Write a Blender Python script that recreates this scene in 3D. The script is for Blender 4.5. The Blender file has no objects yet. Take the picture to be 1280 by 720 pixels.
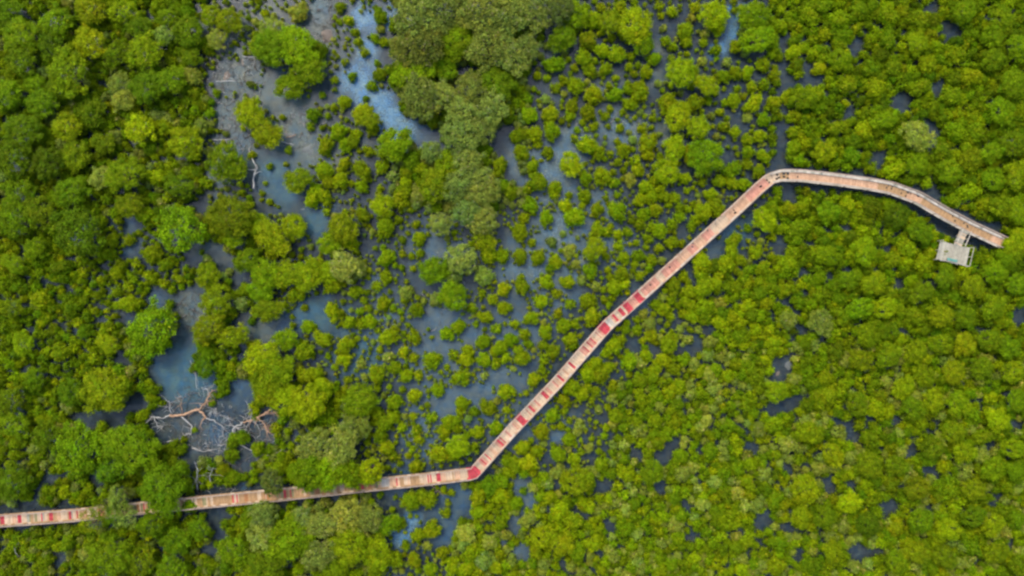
import bpy, math, random
import numpy as np
# crowns as read off the photograph: x y r kind  (y yellow-green, g mid green, o dull olive, b bright green, d dark, l pale)
CROWNS = """
30,45,24,g 70,30,22,g 115,12,20,y 155,15,18,y 210,22,14,g 237,40,20,g 240,72,14,g 287,27,18,y 272,50,14,l 205,45,14,l 115,55,22,y 175,35,18,g 183,67,24,y 145,68,18,g 65,55,20,g 28,75,22,g 88,92,27,y 45,105,14,b 55,130,20,g 150,105,15,l 155,125,16,l 185,110,22,g 213,102,20,g 115,140,19,g 85,160,19,y 95,195,20,y 175,162,20,y 205,160,12,y 233,178,22,y 250,160,12,l 240,95,12,l 157,220,24,y 127,222,16,l 195,222,13,y 225,232,18,g 280,203,24,g 296,212,17,g 30,165,24,g 20,200,24,d 60,205,22,d 10,120,20,g 8,15,20,g 90,240,22,g 130,180,15,g 265,20,14,y 75,110,16,g 25,240,22,g
425,8,8,y 435,25,7,y 443,40,6,y 447,52,6,y 455,65,7,y 475,20,10,g 492,25,6,g 468,48,7,y 480,52,7,y 440,95,7,g 471,78,5,g 474,93,9,g 465,107,8,g 486,87,7,g 457,123,5,g 418,100,6,y 418,112,4,y 403,118,5,y 409,133,4,l 430,127,9,y 417,134,6,y 390,143,10,g 387,158,6,y 460,148,14,y 452,140,12,y 466,160,9,y 423,165,11,y 445,167,8,y 407,183,11,y 432,180,10,y 440,178,9,y 495,180,20,g 515,200,12,g 460,188,8,y 477,208,10,y 405,213,12,y 430,205,10,y 452,213,13,y 425,225,11,y 410,228,9,y 373,225,16,y 395,236,9,y 452,233,9,y 507,216,9,y 507,228,9,y 526,212,10,y 505,238,10,y 360,188,6,y 337,208,5,g 357,205,4,y 332,166,18,y 313,143,18,y
340,60,22,g 372,60,24,g 385,85,20,g 362,108,17,g 330,60,16,g 398,62,12,g 340,35,14,l 372,15,13,l
520,25,28,o 555,15,26,o 600,15,28,o 635,25,25,o 525,60,28,o 570,50,24,g 610,60,26,o 640,70,22,o 520,90,24,y 525,122,25,o 555,85,16,g 550,118,18,o 590,112,20,o 620,105,22,g 580,140,20,o 615,135,20,o 541,150,10,g 575,170,22,o 600,165,18,o 540,190,14,o 560,205,17,g 585,200,18,o 635,140,12,g 575,230,20,o 545,232,20,g 600,225,16,o 603,200,11,g 625,207,12,y 605,240,20,o
665,15,22,o 645,20,18,o 700,12,18,o 703,48,16,g 660,60,16,o 720,18,16,g 763,28,14,y 735,50,12,y 742,25,12,y 775,10,10,y 793,33,20,y 803,53,14,y 753,63,10,y 772,68,12,y 730,72,11,y 764,47,6,y 693,80,13,g 718,85,6,y 738,87,10,y 757,87,9,y 787,83,6,y 808,90,9,y 818,73,9,y 857,38,11,y 858,52,9,y 833,50,7,y 842,58,7,y 840,72,5,y 892,20,17,y 897,36,9,y 850,92,18,y 868,88,7,y 883,107,14,y 942,20,18,g 945,50,18,g 895,62,8,y 920,58,9,y 720,107,12,y 705,100,8,y 743,117,12,y 695,110,8,y 770,118,11,y 785,112,7,y 800,115,13,y 788,130,10,y 770,97,5,y 785,105,5,y 715,133,9,y 735,140,10,y 712,145,8,y 662,143,11,y 688,142,11,y 668,167,11,y 690,163,12,y 672,180,7,y 757,145,7,y 743,158,7,y 775,160,6,y 773,150,4,y 800,140,5,l 806,145,4,y 816,147,6,y 803,160,8,y 810,178,13,y 810,193,9,y 832,125,8,y 835,129,13,y 847,147,16,y 868,128,12,y 872,160,14,y 843,187,14,y 882,197,21,b 862,192,11,y 718,172,6,y 735,182,13,y 748,190,10,y 763,192,6,y 780,187,10,y 772,177,5,y 795,200,8,y 798,213,9,y 713,205,14,y 652,190,11,y 685,190,9,y 665,208,9,y 672,227,13,y 694,234,9,y 732,222,10,y 752,220,12,y 768,228,8,y 788,225,9,l 780,212,5,y 833,215,15,y 820,225,8,y 857,223,9,y 807,233,10,y 825,236,8,y 878,228,7,y 915,212,12,y 900,226,9,y 915,228,10,y 932,232,9,y 645,170,9,y 648,110,9,y 645,128,9,y 918,125,9,y 943,128,11,y 905,95,9,y 920,90,9,y 935,90,9,y 955,80,10,y 940,108,8,y 955,105,8,y 890,145,6,l 900,140,6,y 905,158,8,y 920,165,8,y 935,147,7,l 935,175,9,y 950,170,9,y 935,190,9,y 955,195,9,y 950,215,9,y 935,205,8,y 955,150,9,y 840,15,8,y 825,8,7,y 870,8,8,y
1266,305,16,y 1258,322,14,g 1252,312,9,y 128,634,15,g 148,640,16,g 215,634,15,g 236,632,13,g 338,630,12,o 375,590,15,g 400,594,13,g 425,590,14,g 315,632,12,g 1013,20,13,y 976,32,9,y 992,65,10,y 997,80,10,y 998,92,8,y 1048,25,13,y 1003,123,15,g 1020,120,12,y 985,120,9,y 995,145,9,y 968,128,9,y 975,145,6,y 992,165,9,y 993,185,10,y 1000,200,9,y 968,93,8,y 1025,85,9,y 1057,130,7,y 1050,75,14,g 1145,170,20,l 1030,8,12,g 1075,12,12,g 1110,20,13,g 1150,25,13,g 1205,15,14,g 1250,25,16,g 1275,60,16,g 1240,45,14,g 1110,50,13,g 1145,55,14,y 1090,85,13,g 1115,85,13,g 1160,80,13,y 1195,68,13,g 1240,75,14,g 1215,95,13,y 1060,105,13,g 1095,110,13,y 1150,108,13,y 1190,120,13,g 1265,105,17,g 1250,140,16,g 1220,165,13,g 1195,165,13,y 1175,190,13,g 1105,150,14,g 1080,165,13,y 1045,160,13,g 1030,190,14,y 1065,195,13,g 1120,212,13,y 1145,205,14,g 1185,215,15,g 1215,200,14,y 1240,190,14,g 1265,180,16,g 1270,220,16,g 1240,225,14,g 1212,240,13,y 1250,258,14,g 1270,265,14,y
1035,265,14,g 1060,255,11,y 1090,260,13,g 1120,270,15,g 1150,290,15,g 1000,285,13,g 985,330,12,y 1035,320,14,g 1080,315,16,g 1115,325,12,y 1135,310,13,g 1155,330,13,y 1060,350,14,g 1090,355,15,y 1075,385,15,g 1105,385,14,y 1150,365,14,g 1180,346,14,g 1204,341,11,y 1215,360,15,y 1245,340,15,b 1265,315,15,g 1270,355,14,b 1240,385,15,y 1205,395,14,g 1175,395,15,y 1145,395,13,g 1115,415,13,g 1085,420,14,g 1055,395,13,y 1025,403,16,l 985,400,12,l 968,430,12,y 1045,440,13,g 1075,450,14,y 1110,445,15,g 1145,440,14,y 1175,430,14,g 1205,430,14,y 1235,425,14,g 1260,435,14,g 1225,460,14,g 1190,465,15,y 1155,470,14,g 1265,465,14,y
970,490,14,y 1035,495,13,y 1070,505,14,g 1095,512,12,y 1140,510,15,g 1130,485,14,y 1165,500,14,y 1195,505,16,g 1245,525,15,y 1215,520,13,g 1270,500,14,g 1190,540,14,y 1230,545,13,g 1265,560,14,y 1165,560,14,g 1205,565,14,y 1240,585,15,g 1270,590,14,g 1010,540,15,y 1040,568,14,y 1090,550,12,g 1085,580,17,y 1120,582,14,g 970,530,12,y 985,555,12,l 1005,612,18,y 970,625,13,g 1060,628,14,y 1030,645,15,g 1000,645,14,y 1085,655,15,g 1120,660,12,y 1115,605,12,g 1145,610,15,y 1185,615,13,g 1215,612,14,y 1150,650,15,g 1185,662,15,y 1215,645,14,g 1240,655,14,y 1245,692,14,g 1215,685,13,g 1180,695,15,g 1145,690,15,y 1120,702,14,g 1040,690,14,y 1015,708,13,g 975,680,12,g 970,708,13,y 1270,650,13,g 1275,705,14,g
100,290,30,d 227,287,27,b 290,270,26,y 293,297,14,y 163,257,18,y 180,268,12,y 190,317,12,y 207,330,10,y 260,345,17,y 310,325,14,y 272,378,22,y 262,410,22,y 293,420,19,y 190,413,29,b 257,458,15,g 288,458,8,y 137,430,14,y 160,442,7,y 132,488,27,y 160,380,12,y 20,275,25,g 50,265,22,g 45,310,22,g 20,330,22,y 75,335,18,g 15,385,22,y 50,375,20,y 90,385,18,y 30,430,24,y 75,440,20,y 105,415,15,g 45,475,22,g 90,490,18,d 15,500,20,g 145,340,9,y 125,350,9,y 165,348,8,y 150,330,8,y 135,318,9,y 170,330,8,y 120,370,10,y 145,365,8,y 115,330,10,g 185,345,7,y 205,355,8,y 225,350,7,y 160,360,7,y 140,300,9,y 160,300,8,y 215,362,6,y
340,297,20,y 325,283,15,y 340,310,13,y 368,283,15,y 333,343,18,g 325,365,14,g 363,342,18,y 385,345,18,y 395,332,12,y 370,368,12,y 430,285,18,y 412,305,14,y 435,302,12,y 430,333,18,o 447,338,12,o 412,340,14,y 415,355,12,y 443,365,10,y 453,268,10,y 478,258,14,y 500,248,13,y 481,283,13,y 391,247,12,y 405,245,11,y 335,388,16,y 415,389,12,y 425,393,8,y 365,385,3,y 380,385,5,y 365,407,5,y 385,408,9,y 357,425,14,y 380,440,13,y 403,425,12,y 432,432,12,y 430,450,10,y 437,403,9,y 427,405,5,y 452,405,8,y 483,323,11,y 478,310,5,y 482,347,9,y 471,358,8,y 461,338,5,y 460,347,4,y 469,310,4,y 498,275,7,y 520,280,6,y 503,300,6,y 524,298,9,y 510,292,4,y 503,318,6,y 525,317,6,y 514,320,5,y 502,335,5,y 508,352,4,y 507,365,9,l 520,387,10,g 505,375,6,y 500,390,5,y 479,380,9,y 455,375,6,y 460,385,6,y 450,390,6,y 470,390,4,y 487,365,4,y 462,402,9,y 485,422,12,y 492,412,7,y 517,422,10,y 535,412,3,y 558,417,10,y 573,408,9,y 504,440,8,y 517,447,7,y 485,447,8,l 540,450,12,y 493,460,9,y 471,469,12,y 508,470,9,y 523,470,7,y 537,472,4,y 543,338,17,b 550,280,14,o 585,265,18,o 605,275,18,o 577,323,18,o 565,342,13,o 567,370,17,b 545,375,9,o 605,300,14,y 628,320,10,y 610,318,12,y 605,345,13,l 590,385,8,y 607,397,10,y 595,405,5,y 621,411,8,y 602,367,6,y 615,375,8,y 630,362,9,y 630,385,9,y 604,428,9,y 585,440,9,y 567,443,8,y 583,450,9,y 605,450,10,y 620,455,8,y 625,435,10,y 638,425,9,y 605,470,6,l 577,473,12,y 618,440,7,y 632,448,8,y 328,445,20,y 345,460,20,g 335,475,19,g 380,470,12,y 393,468,10,y 405,478,7,y 450,455,7,l 435,475,6,y 410,445,5,y 418,460,5,y 455,470,5,l
663,257,11,y 650,290,11,y 683,272,10,y 655,272,8,y 718,272,13,y 707,258,9,y 692,242,8,y 711,244,5,y 732,245,9,y 757,247,5,y 747,262,9,y 747,287,10,y 742,293,7,y 757,290,8,y 772,263,13,y 764,283,5,y 704,292,5,l 722,298,4,l 690,303,8,l 665,303,6,y 712,313,9,l 743,312,14,y 757,320,6,y 650,320,10,y 672,322,9,y 695,327,9,y 687,335,7,y 719,330,7,l 738,338,11,y 728,350,7,l 745,358,7,l 683,352,10,y 710,353,10,y 695,367,8,y 652,358,12,y 677,377,9,y 712,380,8,y 698,390,6,y 735,375,10,y 740,397,12,y 778,342,10,y 763,347,6,y 768,360,10,y 782,355,8,y 755,362,5,y 765,373,6,y 800,345,7,y 773,307,8,y 780,322,9,y 798,320,9,y 795,303,5,y 772,293,7,y 815,325,8,y 812,335,6,y 665,398,10,y 643,405,7,y 655,418,8,y 660,430,7,y 682,415,10,y 696,395,6,y 705,408,9,y 718,405,8,y 713,425,9,y 720,435,8,y 692,440,10,y 680,432,8,y 680,450,8,y 653,448,11,y 648,438,7,y 678,462,7,y 668,475,9,y 800,250,9,y 815,245,9,y 830,245,9,y 845,247,8,y 850,260,8,y 820,262,9,y 805,268,9,y 790,275,7,y 785,290,7,y 800,280,8,y 815,285,8,y 825,288,10,y 810,298,8,y 840,280,8,y 850,270,8,y 840,303,9,y 865,283,8,y 870,275,8,y 860,262,6,y 880,265,12,y 897,260,12,y 890,243,9,y 825,310,7,y
935,285,6,y 955,275,14,y 918,300,10,y 907,330,12,y 915,315,11,y 925,325,9,y 900,345,8,y 945,315,10,y 955,335,10,y 877,328,13,y 878,345,9,y 843,357,12,y 855,345,8,y 862,365,9,y 880,360,13,y 895,355,9,y 860,380,10,y 880,385,13,y 865,395,10,y 840,375,8,y 820,380,8,y 830,387,9,y 855,392,7,y 898,380,9,l 907,375,7,y 900,402,9,y 915,397,9,y 925,405,9,y 920,358,9,y 935,355,8,y 935,382,10,y 950,395,9,y 958,380,9,y 945,412,9,y 950,352,8,y 805,392,7,l 812,405,9,l 797,412,8,y 783,412,7,y 815,420,9,y 837,430,13,y 850,412,6,l 873,413,6,l 860,425,7,l 888,428,9,l 905,425,8,y 915,430,8,y 905,440,6,l 767,433,11,y 757,442,7,y 777,424,7,y 787,452,11,y 800,455,8,l 807,445,9,y 820,460,9,y 830,450,9,y 843,462,9,y 855,450,9,y 868,455,9,l 875,465,9,y 885,445,9,l 743,455,10,y 735,467,11,y 750,470,12,y 760,460,9,y 800,475,10,y 815,472,9,y 828,478,8,y 895,462,10,y 910,470,9,y 920,455,9,y 935,460,12,g 945,472,13,g 957,450,9,y
243,538,4,y 228,562,7,y 303,548,10,g 288,570,10,y 262,582,8,g 322,562,9,y 345,535,8,y 100,562,30,b 165,560,30,g 140,585,20,d 205,608,28,g 225,592,18,g 60,545,20,d 20,530,20,g 15,600,24,g 117,650,18,y 160,645,18,l 150,622,15,l 190,655,18,g 85,678,12,y 140,690,26,y 175,700,22,y 220,675,20,g 215,710,20,g 293,687,22,g 315,648,14,g 318,712,16,g 250,660,16,g 30,690,8,y 45,680,8,y 60,700,8,y 15,680,8,y 20,705,8,y 45,710,8,y 65,675,7,y 30,620,9,y 55,627,8,y 80,615,9,y 100,627,8,y
450,500,20,y 357,500,18,y 387,503,22,y 400,488,14,y 335,488,17,y 397,557,20,o 427,558,24,o 445,533,18,l 415,588,22,g 388,592,20,g 465,588,15,y 440,592,16,g 342,602,14,o 350,585,12,g 330,640,16,o 360,673,28,g 330,668,20,o 335,702,22,g 378,648,16,o 402,655,20,o 432,645,20,o 462,648,18,o 482,655,15,g 437,680,24,y 470,690,20,y 400,690,20,o 418,708,16,g 498,655,9,y 493,503,10,y 518,495,10,y 547,488,9,y 540,523,8,y 516,520,6,y 492,522,9,y 502,535,8,y 520,540,8,y 523,550,8,y 510,570,5,y 519,587,9,y 500,580,5,y 484,585,5,y 483,560,10,y 490,570,8,y 475,545,10,g 480,530,10,g 470,517,9,y 577,505,9,y 575,515,7,y 593,515,8,y 610,510,11,y 633,512,6,y 632,490,12,y 563,528,11,y 555,540,9,y 570,535,8,y 597,541,9,y 622,537,9,y 572,557,14,y 550,568,13,y 565,570,9,y 593,560,8,y 577,578,4,y 513,627,13,y 532,624,13,y 557,642,8,y 560,629,5,y 540,663,12,y 523,670,9,y 534,683,7,l 507,682,7,y 552,692,9,y 493,700,12,y 482,700,10,y 518,700,10,y 538,712,10,y 470,715,10,y 597,623,12,y 597,640,10,y 613,608,13,g 627,603,11,g 625,620,12,y 637,632,9,y 582,667,13,l 580,680,10,l 590,690,12,y 597,660,8,y 610,660,5,y 627,653,9,y 612,678,10,l 633,670,8,l 640,700,8,l 605,702,12,l 620,710,10,y 585,710,9,y 565,712,9,y 633,577,8,y
690,520,10,y 677,541,11,y 701,533,6,y 653,560,10,y 672,565,9,y 660,580,12,y 645,582,10,y 698,568,10,y 692,558,5,y 718,575,9,y 712,550,9,y 722,540,7,l 737,560,7,l 725,530,8,l 680,597,8,y 667,610,8,l 687,622,9,y 697,590,10,l 720,600,18,g 737,602,10,g 645,630,9,y 660,650,11,l 708,625,7,y 700,642,13,y 717,652,13,y 680,670,14,y 702,680,14,y 670,690,10,y 680,705,9,l 722,690,12,g 742,680,12,y 752,582,10,y 755,642,8,y 775,643,8,y 715,485,12,y 705,500,9,y 727,493,9,y 745,490,8,y 748,512,6,l 853,593,11,l 837,490,10,y 823,555,10,y 815,590,14,g 782,592,12,y 845,657,11,l 840,706,9,b
"""
# open water or mud seen between the crowns, kept free of undergrowth: x y r
GAPS = """
560,85,6 587,85,6 510,155,10 520,168,10 540,170,12 555,185,8 625,172,14 640,215,10 1005,70,6 1010,85,8 1190,38,12 1165,10,7 1130,125,12 1165,157,8 1166,170,8 1167,185,8 1070,57,8 1100,195,8 1170,110,7 1060,140,7
165,280,10 165,312,9 195,375,14 235,380,16 245,365,10 240,325,10 230,425,16 210,460,24 215,480,22 150,448,9 160,402,10 255,262,8 265,312,10 300,345,12 240,310,10 280,325,10 245,395,14 300,400,8 315,415,10
975,307,12 990,245,8 1020,305,8 1005,340,12 1040,345,7 1127,355,13 1110,310,8 1130,412,9 1275,397,15 1003,410,10 1030,425,8 980,457,16 975,470,12 985,375,7 1220,296,12 1212,290,6 1188,288,6 1165,245,10 1212,274,9 1225,282,8 1240,285,6 1060,285,6 1150,236,7
120,600,10 30,622,13 75,695,7 130,712,10 275,670,12 270,645,12 262,690,10 108,525,16 140,520,14 170,505,12 60,600,8 350,708,8 365,700,8 300,610,12 325,612,8 
235,500,34 260,540,36 290,520,30 320,545,24 210,530,28 300,490,20 235,570,18 300,575,20 335,520,14 250,480,20 
828,572,12 845,555,8 755,608,10 755,525,8 825,610,8 940,560,10 855,630,8 660,625,10 650,690,12 720,640,6 765,660,8 955,650,12 795,565,6 865,672,8 690,545,7 640,660,14 650,605,8
1000,500,10 965,512,9 985,508,9 1050,527,9 1065,530,9 1085,530,7 1120,527,9 1143,550,7 1145,565,8 1160,585,8 1172,590,8 1065,550,7 985,585,8 1020,570,7 1040,610,11 1060,605,8 1105,632,10 1118,637,10 1075,688,14 1095,690,10 1250,620,9 985,662,9 1000,690,9 1265,680,9 1185,640,6 1245,555,5 1220,568,5 1278,535,5
982,50,6 982,65,6 981,80,6 981,95,6 981,110,6 980,125,6 980,140,6 979,155,6 979,170,6 978,185,6 977,200,6 976,210,5 990,101,4 1000,101,4 1010,101,4 1020,101,4 1030,101,4
400,10,16 400,40,16 405,65,10 290,140,18 285,95,20 310,85,16 340,100,14 345,120,20 375,140,20 360,170,22 385,190,16 400,115,10 345,205,24 355,235,22 300,180,14 318,215,16 380,262,18 395,280,16 400,300,12 435,15,10 455,30,14 465,60,12 450,85,18 430,110,14 445,130,14 480,125,14 490,145,10 510,160,14 530,175,10 480,70,10 500,15,8 415,120,12 440,115,14
910,40,9 915,25,7 905,55,8 820,30,7 822,50,7 823,70,7 824,90,7 710,190,24 700,170,14 640,185,14 655,225,8 690,215,16 705,230,14 
450,380,10 390,390,18 340,415,16 400,400,14 350,400,12 440,300,10 460,310,10 545,350,22 520,350,14 535,400,22 560,395,14 590,420,16 555,435,16 530,430,12 570,500,20 555,505,16 600,495,16 620,470,16 650,480,14 690,300,16 700,280,14 680,330,12 660,340,12 640,300,14 640,340,12 625,400,8 720,300,12 730,280,12 755,300,12 640,380,18 665,415,14 690,415,10 640,420,14 660,460,14 700,460,10 700,350,12 720,365,12 545,310,16 530,310,10 500,320,8 590,355,10 
545,630,12 540,645,12 560,655,16 555,675,14 575,625,14 570,600,12 570,640,14 500,675,12 515,655,10 480,630,10 500,640,10 530,645,8 
890,305,8 910,290,8 925,300,8 895,315,10 870,345,8 815,355,8 805,370,8 790,385,8 920,270,8 935,260,8 905,370,8 890,410,10 870,430,8 790,430,8 820,440,8
700,500,6 680,510,6 640,560,8 610,590,8 630,555,6 700,545,8 655,545,8 
"""
# ground above or near the water line: x y r height(m) tint
BANKS = """
290,150,13,.5,brown 278,95,18,.5,brown 300,75,14,.4,brown 335,95,14,.4,brown 405,45,16,.5,brown 400,62,10,.4,brown 395,15,12,.3,brown 330,22,12,.3,brown 345,118,20,.42,grey 375,142,20,.42,grey 362,168,18,.40,grey 388,192,16,.42,grey 402,116,10,.4,grey 412,158,12,.4,grey 415,200,16,.4,grey 440,190,14,.4,grey 300,185,14,.4,grey 270,222,12,.4,brown 330,232,10,.36,grey 380,258,16,.38,grey 420,262,12,.38,grey 817,35,8,.42,grey 821,60,8,.42,grey 823,85,8,.42,grey 825,110,8,.4,grey 760,108,12,.4,grey 780,150,18,.42,grey 800,172,10,.42,grey 770,170,12,.4,grey 705,190,22,.36,grey 690,215,12,.34,grey 725,160,12,.4,grey 830,170,10,.42,brown 700,110,10,.38,grey 660,120,10,.4,brown 245,392,15,.42,grey 232,375,12,.42,brown 240,420,12,.38,brown 300,312,12,.42,grey 262,312,10,.4,brown 345,400,14,.38,grey 340,415,14,.38,brown 985,458,14,.42,grey 975,468,10,.42,brown 1105,632,10,.38,grey 1077,690,14,.40,grey 240,545,22,.36,brown 265,505,16,.35,brown 295,560,16,.36,brown 230,495,10,.33,brown 340,545,16,.38,brown 490,335,12,.33,grey 460,320,10,.34,grey 625,172,12,.36,grey 245,360,10,.36,grey 910,445,10,.38,brown 940,500,14,.36,grey 955,650,10,.36,grey 280,655,12,.4,grey 355,708,14,.42,brown 185,255,10,.35,brown 100,220,10,.4,brown 80,228,10,.4,brown 265,35,10,.4,brown 225,50,10,.4,brown 240,215,10,.36,brown 930,180,10,.36,brown 890,130,8,.36,grey 505,130,8,.3,grey
"""
# tint blobs painted into the water colour: x y r tint
POOLS = """
300,100,34,silt 290,150,30,silt 340,110,34,silt 375,140,34,silt 362,175,32,silt 400,60,28,silt 390,20,26,silt 330,25,24,silt 300,60,26,silt 390,195,30,silt 300,195,26,silt 415,205,24,silt 440,190,20,silt 270,225,22,silt 250,545,34,mire 245,500,26,mire 285,565,24,mire 340,540,22,mire 215,535,18,mire 440,60,9,silt 430,30,9,silt 240,390,26,silt 300,312,20,silt 262,312,18,silt 330,410,24,silt 780,155,30,silt 730,160,22,silt 800,170,18,silt 820,60,14,silt 822,100,14,silt 705,110,18,silt 760,110,18,silt 830,170,16,silt
457,20,17,blue 460,60,16,blue 484,30,10,blue 447,100,26,blue 470,125,22,blue 490,150,22,blue 510,170,20,blue 395,8,14,teal 535,180,20,slate 500,10,16,blue 912,40,13,blue 900,62,10,blue 920,15,10,blue 690,60,10,slate
255,470,30,teal 225,480,24,teal 300,485,22,deep 275,540,16,deep 270,525,10,deep 195,375,12,deep 165,280,14,deep 165,310,12,deep 215,460,24,teal 235,445,20,teal 380,385,26,teal 400,395,20,teal 430,400,16,teal 360,410,18,deep 395,280,18,teal 400,260,16,teal 345,215,26,teal 355,240,20,teal 300,180,16,slate
545,310,34,slate 560,400,40,slate 590,440,44,slate 560,500,44,slate 650,420,40,slate 660,330,40,ash 700,290,40,ash 690,220,40,ash 660,200,26,ash 715,185,26,ash 780,160,30,ash 620,480,40,slate 530,450,34,slate 450,440,34,teal 480,400,30,slate 560,660,30,deep 570,620,26,deep 500,670,16,blue 515,650,10,blue 480,700,14,deep 575,600,14,deep 520,530,24,slate 530,560,22,slate 420,520,24,deep 400,530,20,deep 650,610,24,slate 660,640,22,slate 640,690,24,slate 680,510,20,slate 780,320,24,slate 880,310,20,slate 920,290,20,teal 800,380,20,slate 470,360,20,slate 640,540,30,slate 760,300,24,slate 700,370,26,slate 750,260,24,ash 720,330,24,ash  740,450,20,slate 700,540,24,slate 500,600,20,deep 370,570,10,deep 305,610,10,deep
"""
SUN_AZ = -30; SUN_EL = 55; SUN_E = 1.1; SUN_ANG = 16; SKY = .15; EXPO = 1.65

rng = np.random.default_rng(11)
random.seed(5)
S = bpy.context.scene
COL = S.collection
H = 110.0                      # height of the drone above the water
PX = 150.0 / 1280.0            # metres on the water per photo pixel

def at(px, py, z=0.0):
    k = PX * (H - z) / H
    return ((px - 640.0) * k, (360.0 - py) * k)

# ------------------------------------------------------------------ helpers
def link(name, me, parent=None):
    o = bpy.data.objects.new(name, me)
    COL.objects.link(o)
    if parent: o.parent = parent
    return o

def tag(o, label=None, cat=None, group=None, kind=None):
    if label: o['label'] = label
    if cat: o['category'] = cat
    if group: o['group'] = group
    if kind: o['kind'] = kind
    return o

def empty(name, loc, label, cat, group=None, rz=0):
    o = link(name, None)
    o.location = loc
    o.rotation_euler = (0, 0, rz)
    o.empty_display_size = .3
    return tag(o, label, cat, group)

class MB:
    """collects vertices and faces for one mesh"""
    def __init__(s): s.v = []; s.f = []; s.m = []; s.sm = []
    def face_mesh(s, v, f, m=0, smooth=False):
        b = len(s.v); s.v += [tuple(p) for p in v]
        for q in f:
            s.f.append(tuple(b + i for i in q)); s.m.append(m); s.sm.append(smooth)
    def box(s, c, ax, ay, hx, hy, z0, z1, m=0):
        """box about c (x,y) with unit axes ax, ay in the plane"""
        v = []
        for z in (z0, z1):
            for sx, sy in ((-1, -1), (1, -1), (1, 1), (-1, 1)):
                v.append((c[0] + ax[0]*hx*sx + ay[0]*hy*sy, c[1] + ax[1]*hx*sx + ay[1]*hy*sy, z))
        s.face_mesh(v, [(3, 2, 1, 0), (4, 5, 6, 7), (0, 1, 5, 4), (1, 2, 6, 5), (2, 3, 7, 6), (3, 0, 4, 7)], m)
    def tube(s, pts, rad, m=0, n=6):
        pts = [np.array(p, float) for p in pts]
        v = []; f = []
        up = np.array((0.13, .21, .97))
        for i, p in enumerate(pts):
            d = pts[min(i+1, len(pts)-1)] - pts[max(i-1, 0)]
            d /= np.linalg.norm(d) + 1e-9
            a = np.cross(d, up)
            if np.linalg.norm(a) < .1: a = np.cross(d, (1, 0, 0))
            a /= np.linalg.norm(a); b = np.cross(d, a)
            for k in range(n):
                t = 2*math.pi*k/n
                v.append(p + rad[i]*(a*math.cos(t) + b*math.sin(t)))
        for i in range(len(pts)-1):
            for k in range(n):
                f.append((i*n+k, i*n+(k+1) % n, (i+1)*n+(k+1) % n, (i+1)*n+k))
        f.append(tuple(range(n))[::-1]); f.append(tuple((len(pts)-1)*n+k for k in range(n)))
        s.face_mesh(v, f, m, True)
    def mesh(s, name, mats):
        me = bpy.data.meshes.new(name)
        me.from_pydata(s.v, [], s.f)
        for m in mats: me.materials.append(m)
        me.polygons.foreach_set('material_index', s.m)
        me.polygons.foreach_set('use_smooth', s.sm)
        me.update()
        return me

def mesh_np(name, v, tris, quads, mats, matidx=None, smooth=None, col=None):
    """fast mesh from arrays; faces are tris then quads; col is per vertex"""
    me = bpy.data.meshes.new(name)
    nt, nq = len(tris), len(quads)
    me.vertices.add(len(v)); me.vertices.foreach_set('co', np.asarray(v, np.float32).ravel())
    me.loops.add(nt*3 + nq*4)
    me.loops.foreach_set('vertex_index', np.concatenate([np.asarray(tris, np.int32).ravel(), np.asarray(quads, np.int32).ravel()]).astype(np.int32))
    me.polygons.add(nt + nq)
    st = np.concatenate([np.arange(nt)*3, nt*3 + np.arange(nq)*4]).astype(np.int32)
    me.polygons.foreach_set('loop_start', st)
    if matidx is not None: me.polygons.foreach_set('material_index', np.asarray(matidx, np.int32))
    me.polygons.foreach_set('use_smooth', np.ones(nt+nq, bool) if smooth is None else smooth)
    for m in mats: me.materials.append(m)
    if col is not None:
        a = me.color_attributes.new('tint', 'FLOAT_COLOR', 'POINT')
        c = np.ones((len(v), 4), np.float32); c[:, :3] = col
        a.data.foreach_set('color', c.ravel())
    me.update(calc_edges=True); me.validate()
    return me

def vnoise(x, y, scale, seed):
    """smooth value noise in -1..1 on arrays"""
    g = np.random.default_rng(seed).uniform(-1, 1, (257, 257))
    u = (x/scale) % 256; w = (y/scale) % 256
    i = np.floor(u).astype(int); j = np.floor(w).astype(int)
    fu = u-i; fw = w-j
    fu = fu*fu*(3-2*fu); fw = fw*fw*(3-2*fw)
    return (g[i, j]*(1-fu) + g[i+1, j]*fu)*(1-fw) + (g[i, j+1]*(1-fu) + g[i+1, j+1]*fu)*fw

# ------------------------------------------------------------------ materials
def node_mat(name):
    m = bpy.data.materials.new(name); m.use_nodes = True
    nt = m.node_tree; nt.nodes.clear()
    out = nt.nodes.new('ShaderNodeOutputMaterial')
    return m, nt, out
def N(nt, t, **kw):
    n = nt.nodes.new(t)
    for k, v in kw.items():
        if k.startswith('i_'):
            key = k[2:].replace('_', ' ')
            n.inputs[key].default_value = v
        else: setattr(n, k, v)
    return n
def mixcol(nt, a, b, fac, mode='MIX'):
    n = nt.nodes.new('ShaderNodeMix'); n.data_type = 'RGBA'; n.blend_type = mode
    for sock, v in ((n.inputs[0], fac), (n.inputs[6], a), (n.inputs[7], b)):
        if hasattr(v, 'is_linked'): nt.links.new(v, sock)
        elif isinstance(v, (tuple, list)): sock.default_value = (*v, 1) if len(v) == 3 else v
        else: sock.default_value = v
    return n.outputs[2]
def noise(nt, scale, detail=4, rough=.6, coord=None):
    n = N(nt, 'ShaderNodeTexNoise'); n.inputs['Scale'].default_value = scale
    n.inputs['Detail'].default_value = detail; n.inputs['Roughness'].default_value = rough
    if coord is None:
        g = N(nt, 'ShaderNodeNewGeometry'); coord = g.outputs['Position']
    nt.links.new(coord, n.inputs['Vector'])
    return n.outputs['Fac']
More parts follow.
